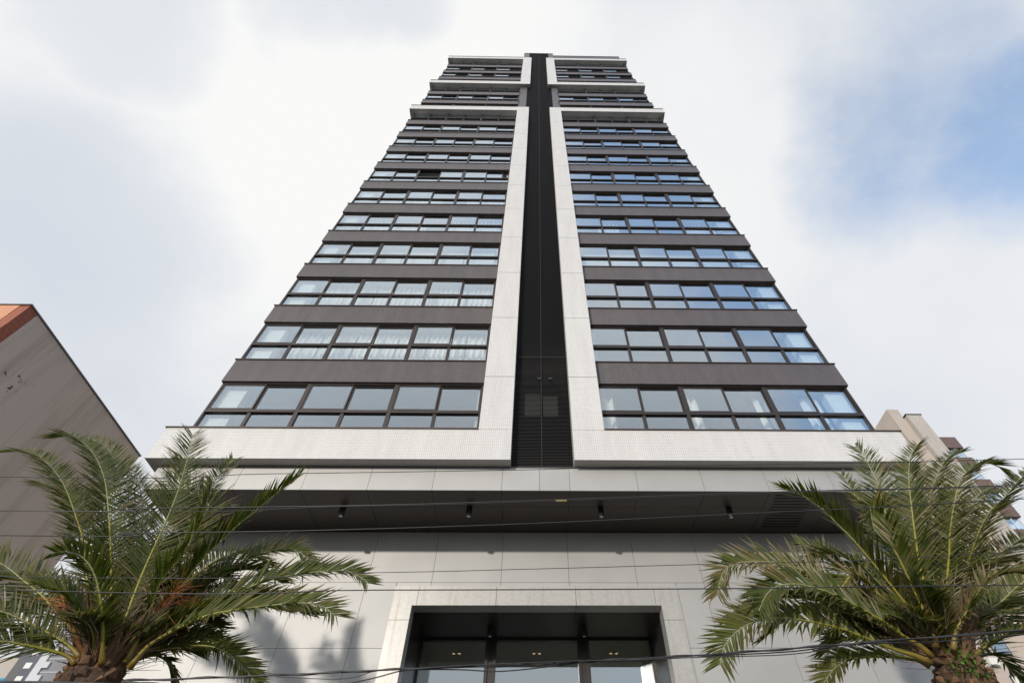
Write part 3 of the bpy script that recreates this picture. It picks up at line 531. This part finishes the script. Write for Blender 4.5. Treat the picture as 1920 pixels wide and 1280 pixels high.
# lobby behind
b = MB(); b.box(-4.5, 4.6, YG+.2, 12, IZ+.08, IZ+.2); tp('lobby_ceiling', b, M['lobbywall'])
b = MB(); b.box(-4.5, 4.6, 9.0, 9.2, .2, IZ+.08); b.box(-4.5, -4.3, YG+.2, 9, .2, IZ+.08); b.box(4.4, 4.6, YG+.2, 9, .2, IZ+.08); tp('lobby_wall', b, M['lobbywall'])
b = MB(); b.box(-4.3, 4.4, YG-1.5, 9, .14, .199); tp('lobby_floor', b, M['lobbyfloor'])
for x in (-2.02, .13, 2.2):
    for dx in (-.075, .075):
        b = MB(); n = 14
        pts = [(x+dx+.052*math.cos(2*math.pi*i/n), 4.62+.052*math.sin(2*math.pi*i/n)) for i in range(n)]; b.prism(pts, IZ+.055, IZ+.079)
        dl = tp('downlight', b, M['black']); b = MB()
        pts = [(x+dx+.04*math.cos(2*math.pi*i/n), 4.62+.04*math.sin(2*math.pi*i/n)) for i in range(n)]; b.prism(pts, IZ+.049, IZ+.054); link('lens', b.mesh('lens', M['lampglow']), dl)
# soffit spots
def spot(x, y, z, h=.25, r=.075):
    b = MB(); n = 6
    pts = [(x+r*math.cos(2*math.pi*i/n+.52), y+r*math.sin(2*math.pi*i/n+.52)) for i in range(n)]; b.prism(pts, z-h, z-.001)
    o = tp('spotlight', b, M['black'])
    pts = [(x+r*.6*math.cos(2*math.pi*i/12), y+r*.6*math.sin(2*math.pi*i/12)) for i in range(12)]; b = MB(); b.prism(pts, z-h-.006, z-h-.001); link('lens', b.mesh('lens', M['lens']), o)
for x in (-4.70, -1.58, 1.685, 4.90): spot(x, .69, FZ0)
for x in (-1.02, 1.27): spot(x, YG-.75, IZ, .24, .06)

# ---------------------------------------------------------------- palms
def catmull(P_, n):
    P_ = [Vector(p) for p in P_]; out = []
    Q = [P_[0]*2-P_[1]] + P_ + [P_[-1]*2-P_[-2]]
    for i in range(1, len(Q)-2):
        for k in range(n):
            t = k/n; a, b_, c, d = Q[i-1], Q[i], Q[i+1], Q[i+2]
            out.append(.5*((2*b_) + (-a+c)*t + (2*a-5*b_+4*c-d)*t*t + (-a+3*b_-3*c+d)*t**3))
    out.append(Q[-2]); return out
leafm = mat('palm_leaflet', (.06, .1, .03), .42, 0, .5, build=attr_build())
def leaf_trans():
    nt = leafm.node_tree; N = nt.nodes.new; L = nt.links.new; b = nt.nodes['Principled BSDF']; o = [n for n in nt.nodes if n.type == 'OUTPUT_MATERIAL'][0]
    t = N('ShaderNodeBsdfTranslucent'); a = [n for n in nt.nodes if n.type == 'ATTRIBUTE'][0]
    sc = N('ShaderNodeVectorMath'); sc.operation = 'MULTIPLY'; sc.inputs[1].default_value = (1.1, 1.5, .4); L(a.outputs['Color'], sc.inputs[0]); L(sc.outputs[0], t.inputs[0])
    ms = N('ShaderNodeMixShader'); ms.inputs[0].default_value = .30; L(b.outputs[0], ms.inputs[1]); L(t.outputs[0], ms.inputs[2]); L(ms.outputs[0], o.inputs[0])
leaf_trans()
M['rachis'] = mat('palm_rachis', (.3, .3, .05), .45, build=attr_build())
M['boot'] = mat('palm_leaf_base', (.15, .085, .045), .85, var=.35, bump=.8, bscale=22, rnd=.25)
M['trunk'] = mat('palm_trunk_fibre', (.09, .055, .035), .95, var=.4, bump=1., bscale=30)
M['fruit'] = mat('orange_fruit_stalk', (.36, .13, .035), .6, var=.25)
M['fern'] = mat('small_green_leaf', (.10, .22, .03), .45, var=.2)
M['fibre'] = mat('dry_palm_fibre', (.26, .18, .12), .9, var=.3)
def add_tint(me, cols):
    at_ = me.color_attributes.new('tint', 'FLOAT_COLOR', 'POINT')
    fl = []
    for c in cols: fl += [c[0], c[1], c[2], 1.]
    at_.data.foreach_set('color', fl)
def mixc(a, b_, t): return tuple(a[i]*(1-t)+b_[i]*t for i in range(3))
def frond(parent, origin, P_, ls, dry, seed, axis):
    r = random.Random(seed); C_ = catmull(P_, 10)
    acc = [0.]
    for i in range(1, len(C_)): acc.append(acc[-1]+(C_[i]-C_[i-1]).length)
    L = acc[-1]
    def samp(s):
        d = s*L
        for i in range(1, len(C_)):
            if acc[i] >= d or i == len(C_)-1:
                t = (d-acc[i-1])/max(1e-6, acc[i]-acc[i-1]); return C_[i-1].lerp(C_[i], t), (C_[i]-C_[i-1]).normalized()
    # frames by parallel transport
    out = Vector((C_[len(C_)//2].x-axis[0], C_[len(C_)//2].y-axis[1], 0))
    out = out.normalized() if out.length > .1 else Vector((0, -1, 0))
    n = 60; fr = []; p, t = samp(0)
    N_ = Vector((0, -.95, .45)) - out; N_ = (N_-t*N_.dot(t)).normalized()
    tw = r.uniform(-.3, .3)
    N_ = Quaternion(t, tw) @ N_
    for i in range(n+1):
        p, t = samp(i/n); N_ = (N_-t*N_.dot(t)).normalized(); fr.append((p, t, N_.copy()))
    b = MB(); pts = [f[0]-origin for f in fr[::2]]; m = len(pts)
    rad = [max(.004, (.020*(1-i/(m-1))**1.2 + .004))*(1.0 + .8*max(0, 1-i/(m-1)*8)) for i in range(m)]
    b.tube(pts, rad, 7)
    me = b.mesh('rachis', M['rachis'], True); cols = []
    for i in range(m):
        s = i/(m-1); c = mixc((.20, .12, .02), (.27, .25, .025), min(1, s*5)); c = mixc(c, (.40, .41, .28), max(0, s*1.7-.7)); c = mixc(c, (.30, .22, .10), dry*.5)
        cols += [c]*7
    add_tint(me, cols)
    fo = link('frond', me, parent)
    b = MB(); cols = []
    dens = 36 if L > 2.2 else 42
    K = int(L*dens); green = mixc((.042, .072, .008), (.082, .098, .011), r.random())
    for i in range(K):
        s = .13 + .865*(i+r.random()*.6)/K
        if s > .995: s = .995
        x = s*n; i0 = min(int(x), n-1); ft = x-i0
        p = fr[i0][0].lerp(fr[i0+1][0], ft)-origin; t = fr[i0][1].lerp(fr[i0+1][1], ft).normalized(); N_ = fr[i0][2].lerp(fr[i0+1][2], ft); N_ = (N_-t*N_.dot(t)).normalized(); B = t.cross(N_)
        prof = min(1, (s-.08)*4.2)*(1-.5*max(0, (s-.6)/.4)**1.6)
        for sd_ in (-1, 1):
            if r.random() < .03: continue
            ln = .56*ls*prof*r.uniform(.82, 1.12)
            if s < .22: ln *= .75
            fwd = math.radians(r.gauss(29 + 22*s, 4)) ; v = math.radians(r.gauss(17, 7))
            d = t*math.sin(fwd) + (B*sd_*math.cos(v) + N_*math.sin(v))*math.cos(fwd)
            d.normalize(); w = t.cross(d); w = w.normalized() if w.length > .01 else B
            w = Quaternion(d, r.gauss(1.2*sd_, .3)) @ w
            # blade: base, mid, tip, folded once and drooping a little
            hw = .0150*(.7+.5*prof)*r.uniform(.8, 1.15); dr = Vector((0, 0, -1))*ln*r.uniform(.02, .16)
            side = d.cross(w).normalized()*hw*.5
            q0 = p + d*.005; q1 = p + d*ln*.42 + dr*.2; q2 = p + d*ln + dr
            if r.random() < dry*.4: q2 = q1 + (d*.4+Vector((0, 0, -.6)))*ln*.5
            n0 = len(b.v)
            b.v += [tuple(q0-w*hw*.5), tuple(q0+side*.6), tuple(q0+w*hw*.5), tuple(q1-w*hw), tuple(q1+side), tuple(q1+w*hw), tuple(q2)]
            b.f += [(n0, n0+1, n0+4, n0+3), (n0+1, n0+2, n0+5, n0+4), (n0+3, n0+4, n0+6), (n0+4, n0+5, n0+6)]; b.mi += [0]*4
            g_ = mixc(green, (.17, .155, .035), r.random()**2*.7); br = r.uniform(.75, 1.3); g_ = tuple(c*br for c in g_)
            if r.random() < dry*.55: g_ = mixc(g_, (.30, .20, .10), r.uniform(.4, .95))
            tipc = mixc(g_, (.36, .25, .17), r.random()*(.55+dry*.5))
            g0 = mixc(g_, (.16, .17, .05), .4)
            cols += [g0]*3 + [g_]*3 + [tipc]
    me = b.mesh('leaflets', leafm); add_tint(me, cols)
    lo = link('leaflets', me, fo, 'stuff')
    return fo
def palm(x, y, ztop, rad, fr, label, seed, fruit):
    org = Vector((x, y, .14)); T_ = thing('palm_tree', label, 'palm', org, 'palms in front of the entrance')
    r = random.Random(seed); H = ztop-.14
    b = MB(); n = 26; seg = 20; pts = []; rr = []
    for i in range(n+1):
        z = H*i/n; pts.append((.04*math.sin(z), .03*math.cos(z*1.3), z)); f = i/n
        rr.append(rad*(1.12 - .25*f + .22*max(0, (f-.72)/.28)) * (1-.5*max(0, (f-.95)/.05)))
    b.tube(pts, rr, seg); me = b.mesh('trunk', M['trunk'], True)
    for v in me.vertices:
        k = 1+.06*math.sin(v.co.z*31+math.atan2(v.co.y, v.co.x)*7)+r.uniform(-.04, .04); v.co.x *= k; v.co.y *= k
    tr = link('trunk', me, T_)
    # stubs of cut leaves in a spiral
    b = MB(); b.v = [(-.11, -.03, 0), (.11, -.03, 0), (.09, .10, .02), (-.09, .10, .02), (-.075, .0, .13), (.075, .0, .13), (.06, .14, .17), (-.06, .14, .15), (0, .17, .08)]
    b.f = [(0, 1, 2, 3), (0, 4, 5, 1), (1, 5, 6, 2), (2, 6, 8), (6, 7, 8), (7, 3, 8), (3, 2, 8), (3, 7, 4, 0), (4, 7, 6, 5)]; b.mi = [0]*9
    variants = []
    for vi in range(4):
        me = b.mesh('leaf_stub', M['boot'])
        for v in me.vertices: v.co += Vector((r.uniform(-.018, .018), r.uniform(-.02, .02), r.uniform(-.018, .018)))
        variants.append(me)
    k = 0; z = .9
    while z < H-.03:
        a = k*2.39996; f = z/H; R_ = rad*(1.12-.25*f+.22*max(0, (f-.72)/.28))*(1-.35*max(0, (f-.93)/.07))
        o = link('leaf_stub', r.choice(variants), T_); o.location = (R_*math.cos(a)+.04*math.sin(z)-.03*math.cos(a), R_*math.sin(a)-.03*math.sin(a), z)
        o.rotation_euler = (r.uniform(.25, .7), r.uniform(-.15, .15), a-math.pi/2); s_ = r.uniform(.38, .75); o.scale = (s_*r.uniform(.8, 1.3), s_, s_*r.uniform(.7, 1.1))
        k += 1; z += .0095 if z > H-.9 else .034
    # dry sheaths standing between the fronds
    for i in range(16):
        a = r.uniform(0, 6.28); b = MB(); l = r.uniform(.35, .9); d = Vector((math.cos(a)*.55, math.sin(a)*.55, 1)); p0 = Vector((math.cos(a)*rad*.55, math.sin(a)*rad*.55, H-.1))
        b.tube([p0, p0+d*l*.5, p0+d*l+Vector((math.cos(a), math.sin(a), 0))*l*.2], [.045, .03, .006], 5); link('leaf_sheath', b.mesh('leaf_sheath', M['boot'] if (i % 6 or not fruit) else M['fruit']), T_)
    b = MB()
    for i in range(420):     # loose brown fibres around the crown base
        a = r.uniform(0, 6.28); e = r.uniform(.1, 1.4); l = r.uniform(.15, .7); p0 = Vector((math.cos(a)*rad*.7, math.sin(a)*rad*.7, H-.05+r.uniform(0, .5)))
        d = Vector((math.cos(a)*math.cos(e), math.sin(a)*math.cos(e), math.sin(e))); q = Vector((r.gauss(0, .3), r.gauss(0, .3), r.gauss(-.1, .3)))
        b.tube([p0, p0+d*l*.5, p0+d*l+q*l*.5], [.005, .004, .002], 3, cap=False)
    link('dry_fibres', b.mesh('dry_fibres', M['fibre']), T_, 'stuff')
    for i, (P_, ls, dry) in enumerate(fr): frond(T_, org, P_, ls, .75 if i in (14, 21) else dry+.08, seed*100+i, (x, y))
    # short young fronds filling the heart of the crown
    for i in range(16):
        a = r.uniform(0, 6.28); e = r.uniform(.8, 1.4); l = r.uniform(1.0, 2.3); p0 = Vector((x+math.cos(a)*.12, y+math.sin(a)*.12, ztop-.05))
        if math.sin(a) < -.3: l *= .6
        d = Vector((math.cos(a)*math.cos(e), math.sin(a)*math.cos(e), math.sin(e))); o2 = Vector((math.cos(a), math.sin(a), 0))
        P_ = [p0 + d*l*s + (o2*.25-Vector((0, 0, .35)))*l*s*s*s for s in (0, .2, .4, .6, .8, 1)]
        frond(T_, org, P_, .85, .35 if i % 3 == 0 else .1, seed*77+i, (x, y))
    # full-length fronds at the back of the crown
    for i in range(13):
        a = math.radians(42 + 100*(i+r.random()*.7)/13); e = r.uniform(.85, 1.4); l = r.uniform(2.6, 3.7); p0 = Vector((x+math.cos(a)*.15, y+math.sin(a)*.15, ztop))
        d = Vector((math.cos(a)*math.cos(e), math.sin(a)*math.cos(e), math.sin(e))); o2 = Vector((math.cos(a), math.sin(a), 0))
        P_ = [p0 + d*l*s + (o2*.30-Vector((0, 0, .45)))*l*s*s*s*.8 for s in (0, .2, .4, .6, .8, 1)]
        frond(T_, org, P_, 1.0, .3 if i % 4 == 0 else .05, seed*55+i, (x, y))
    for i in range(fruit):
        a = (3.5, -.3, 3.0, .2)[i % 4]; e = (.85, 1.2, 1.0, 1.1)[i % 4]; l = (.95, .95, .8, .9)[i % 4]; b = MB(); d = Vector((math.cos(a)*math.cos(e), math.sin(a)*math.cos(e), math.sin(e)))
        p0 = Vector((math.cos(a)*.2, math.sin(a)*.2, H-.05)); p1 = p0+d*l; b.tube([p0, p0+d*l*.6, p1], [.018, .013, .008], 6)
        for q in range(60):
            dd = (d + Vector((r.gauss(0, .55), r.gauss(0, .55), r.gauss(-.1, .5)))).normalized(); ll = r.uniform(.2, .5); s0 = p0.lerp(p1, r.uniform(.65, 1))
            b.tube([s0, s0+dd*ll*.5, s0+dd*ll+Vector((0, 0, -.08))], [.0045, .0038, .003], 3, cap=False)
        link('fruit_stalk', b.mesh('fruit_stalk', M['fruit'], True), T_)
    return T_
palm(-5.34, -3.3, 4.16, .33, PALM_L, 'date palm with orange fruit stalks at its heart, left of the entrance', 3, 4)
palm(5.40, -3.3, 4.22, .30, PALM_R, 'date palm with small green ferns on its trunk top, right of the entrance', 5, 0)
# ferns rooted in the right palm's trunk
r = random.Random(4); b = MB()
for i in range(90):
    a = r.gauss(-1.9, .45); z = 4.0+r.gauss(0, .09); R_ = .33; c = Vector((5.40+R_*math.cos(a), -3.3+R_*math.sin(a), z)); d = Vector((math.cos(a)+r.gauss(0, .5), math.sin(a)+r.gauss(0, .5), r.gauss(.2, .5))).normalized()
    w = d.cross(Vector((0, 0, 1))).normalized()*r.uniform(.012, .022); l = r.uniform(.05, .11); m_ = c+d*l*.5+Vector((0, 0, .012))
    n0 = len(b.v); b.v += [tuple(c), tuple(m_-w), tuple(m_+w), tuple(c+d*l)]; b.f += [(n0, n0+1, n0+2), (n0+1, n0+3, n0+2)]; b.mi += [0, 0]
tag(b.build('small_fern', M['fern'], kind='stuff'), 'bright green small leafy plant growing on the right palm trunk top', 'plant')

# ---------------------------------------------------------------- overhead cables
CL = ['thin black cable crossing high, just under the white base bar', 'grey cable with a small yellow tag, crossing the dark soffit', 'very thin wire running close beside the yellow-tagged cable', 'grey cable crossing the lower half of the dark soffit, rising to the right',
      'very thin wire crossing the beige wall under the soffit shadow', 'level black cable crossing the top of the entrance portal', 'thickest black cable bundle, crossing the entrance glass low down', 'loose cable dipping under the thick bundle by the left of the entrance glass',
      'slack loose cable under the thick bundle between the entrance and the right palm', 'second cable twisted round the thick bundle in front of the right palm', 'short loose wire sagging under the thick bundle between left palm and entrance']
for i, (pts, rad) in enumerate(CABLES):
    Q = [Vector(p) for p in pts]
    if i in (0, 1, 2, 3, 4, 5, 6):
        d0 = (Q[0]-Q[1]).normalized(); d1 = (Q[-1]-Q[-2]).normalized(); Q = [Q[0]+d0*14 + Vector((0, 0, .5))] + Q + [Q[-1]+d1*14]
    b = MB(); cc = catmull(Q, 8)
    if i == 6:
        b.tube(cc, rad*.62, 7); c2 = [p + Vector((0, .008*math.cos(k*.55), .008*math.sin(k*.55))) for k, p in enumerate(catmull(Q, 24))]; b.tube(c2, rad*.5, 6)
    else: b.tube(cc, rad, 6)
    tag(b.build('overhead_cable', M['cable'], smooth=True), CL[i], 'cable', 'overhead cables across the street front')
b = MB(); b.tube([(.24, -5.8, 4.813), (.355, -5.8, 4.817)], .008, 8); o = tag(b.build('cable_tag', M['tagm']), 'small yellow sleeve clipped on the cable in front of the dark soffit', 'cable tag')

# ---------------------------------------------------------------- neighbouring buildings
M['plaster'] = mat('weathered_brown_render', (.3, .26, .24), .9, build=streak_build((.66, .545, .465), (.43, .35, .29), 1.2, .10, .46, .72, patch=((-20, 3.3, 16.4), 1.9, (.10, .075, .065))))
M['brick'] = mat('orange_facing_brick', (.55, .2, .1), .7, build=tile_build((.85, .42, .24), (.78, .34, .17), (.42, .25, .18), .24, .075, .008, .5, .12))
M['brick_red'] = mat('red_brick_edge', (.3, .08, .05), .75, build=tile_build((.50, .15, .08), (.40, .11, .06), (.2, .08, .06), .06, .22, .008, 0., .12))
LB = thing('brick_building', 'neighbouring block with orange brick front and weathered brown rendered side wall', 'building', (-26, 6, .14))
lo = Vector((26, -6, -.14))
def lp(name, b, m, kind=None): o = b.build(name, m, LB, kind=kind); o.location = lo; return o
b = MB(); b.box(-32, -20.0, 1.75, 10.5, .14, 18.6); lp('side_wall', b, M['plaster'])
b = MB(); b.box(-20.4, -20.003, 1.30, 1.747, .14, 18.62); lp('corner_strip', b, M['brick_red'])
b = MB(); b.box(-32, -20.403, 1.28, 1.747, .14, 18.62); lp('front_wall', b, M['brick'])
b = MB(); b.box(-32.05, -19.96, 1.24, 10.55, 18.623, 18.68); lp('roof_edge', b, M['kerb'])
for z in (3, 6, 9, 12, 15):
    for x in (-30.5, -27.5, -24.5):
        b = MB(); b.box(x, x+1.5, 1.2, 1.279, z, z+1.3); wn = lp('window', b, M['alu']); b = MB(); b.box(x+.06, x+1.44, 1.18, 1.199, z+.06, z+1.24); link('pane', b.mesh('pane', M['glass']), wn)

M['beige'] = mat('beige_render', (.50, .44, .39), .85, var=.06, bscale=1.5, bump=.1)
M['beige2'] = mat('beige_grey_tile', (.52, .48, .44), .8, build=tile_build((.54, .50, .46), (.50, .465, .43), (.40, .37, .34), .3, .3, .012, 0, .1))
M['bparapet'] = mat('brown_balcony_front', (.16, .105, .10), .6, var=.08)
M['winwhite'] = mat('white_shutter', (.78, .78, .75), .6)
RB = thing('balcony_building', 'beige stepped apartment block with brown balcony fronts beyond the right palm', 'building', (42, 42, 0))
ro = Vector((-42, -42, 0))
def rp(name, b, m, parent=None): 
    o = b.build(name, m, parent or RB)
    if parent is None: o.location = ro
    return o
b = MB(); b.box(26, 44.6, 38.2, 52, 0, 45.6); rp('wall', b, M['beige'])
b = MB(); b.box(44.6, 46.0, 35.6, 50, 0, 47.0); rp('wall', b, M['beige'])
b = MB(); b.box(46.0, 47.83, 35.0, 50, 0, 45.5); rp('pillar', b, M['beige2'])
b = MB(); b.box(45.9, 47.93, 34.95, 50.1, 45.503, 45.65); rp('coping', b, M['alu'])
b = MB(); b.box(46.2, 46.9, 37, 37.6, 45.65, 46.7); rp('roof_box', b, M['alu'])
b = MB(); b.box(47.83, 49.0, 36.4, 50, 0, 42.2); rp('wall', b, M['beige'])
for k in range(13):
    z = 41.94-3*k
    b = MB(); b.box(47.84, 49.75, 35.0, 36.38, z-1.6, z); rp('balcony', b, M['bparapet'])
    b = MB(); b.box(47.86, 49.55, 35.25, 35.32, z-2.98, z-1.61); wn = rp('window', b, M['glass'])
    b = MB()
    for x in (47.86, 48.7, 49.5): b.box(x, x+.06, 35.2, 35.33, z-2.98, z-1.61)
    rp('window_frame', b, M['winwhite'], wn)
for k in range(12):
    for i, x in enumerate((30.5, 34.4, 37.2, 40.6)):
        z = 42.2-3*k
        b = MB(); b.box(x, x+1.5, 38.12, 38.19, z-1.5, z-.1); wn = rp('window', b, M['alu']); b = MB()
        if (i+k) % 2: b.box(x+.08, x+1.42, 38.08, 38.115, z-1.42, z-.18); rp('shutter', b, M['winwhite'], wn)
        else: b.box(x+.08, x+1.42, 38.1, 38.115, z-1.42, z-.18); rp('pane', b, M['glass'], wn)
    b = MB(); b.box(26, 44.6, 38.15, 38.199, 42.2-3*k-2.0, 42.2-3*k-1.94); rp('string_course', b, M['kerb'])
for (x, z) in ((39.4, 18.8), (39.4, 24.8), (36.2, 21.8), (42.8, 27.8)):
    b = MB(); b.box(x, x+.8, 37.75, 38.1, z, z+.55); rp('air_conditioner', b, M['winwhite'])

M['fgrey'] = mat('dark_grey_render', (.13, .135, .16), .85, var=.08, bscale=.6)
M['fgrey2'] = mat('mid_grey_render', (.24, .24, .255), .85, var=.12, bscale=.8)
M['fwhite'] = mat('white_render', (.62, .63, .66), .8, var=.05, bscale=.5)
FB = thing('grey_white_tower', 'distant grey and white apartment block seen under the left palm fronds', 'building', (-128, 142, 0))
fo_ = Vector((128, -142, 0))
def fp(name, b, m): o = b.build(name, m, FB); o.location = fo_; return o
b = MB(); b.box(-142, -130.6, 134.4, 150, 0, 63); fp('white_wall', b, M['fwhite'])
b = MB(); b.box(-130.6, -124.5, 135, 150, 0, 62.2); fp('dark_wall', b, M['fgrey'])
b = MB(); b.box(-124.5, -122.6, 134.6, 150, 0, 62.6); fp('white_strip', b, M['fwhite'])
b = MB(); b.box(-122.6, -108, 135, 150, 0, 60.5); fp('grey_wall', b, M['fgrey2'])
for k in range(16):
    z = 61.3-3*k
    b = MB(); b.box(-122.6, -121.2, 134.5, 134.99, z-2.4, z-1.0); fp('white_notch', b, M['fwhite'])
    b = MB(); b.box(-122.5, -108, 134.9, 134.99, z-.3, z-.15); fp('floor_line', b, M['fwhite'])
    for x, w in ((-127.4, 1.6), (-135.5, 2.4), (-139.5, 2.0)):
        y = 134.9 if x > -130 else 134.3
        b = MB(); b.box(x, x+w, y, y+.09, z-2.4, z-1.1); wn = fp('window', b, M['winwhite'] if x > -130 else M['alu'])
        if x < -130: b = MB(); b.box(x+.1, x+w-.1, y-.05, y-.01, z-2.3, z-1.2); link('pane', b.mesh('pane', M['glass']), wn)
    b = MB(); b.box(-129.4, -129.0, 134.8, 134.99, z-1.6, z-1.0); fp('vent', b, M['black'])
NB = thing('beige_house', 'low beige building with a blue roof canopy at the lower left corner', 'building', (-70, 66, 0))
M['blue'] = mat('blue_canopy', (.05, .25, .40), .5)
b = MB(); b.box(-80, -63.0, 60, 61.2, 0, 27.6); o = b.build('wall', M['beige'], NB); o.location = (70, -66, 0)
b = MB(); b.v = [(-72, 58.4, 24.1), (-61.2, 58.4, 24.1), (-61.2, 59.99, 24.1), (-72, 59.99, 24.1), (-71, 59, 25.1), (-62.2, 59, 25.1), (-62.2, 59.99, 25.1), (-71, 59.99, 25.1)]
b.f = [(0, 3, 2, 1), (4, 5, 6, 7), (0, 1, 5, 4), (1, 2, 6, 5), (2, 3, 7, 6), (3, 0, 4, 7)]; b.mi = [0]*6; o = b.build('canopy', M['blue'], NB); o.location = (70, -66, 0)
for k in range(6):
    b = MB(); b.box(-66.5, -64.9, 59.9, 59.99, 22-3*k, 23.4-3*k); wn = b.build('window', M['alu'], NB); wn.location = (70, -66, 0)
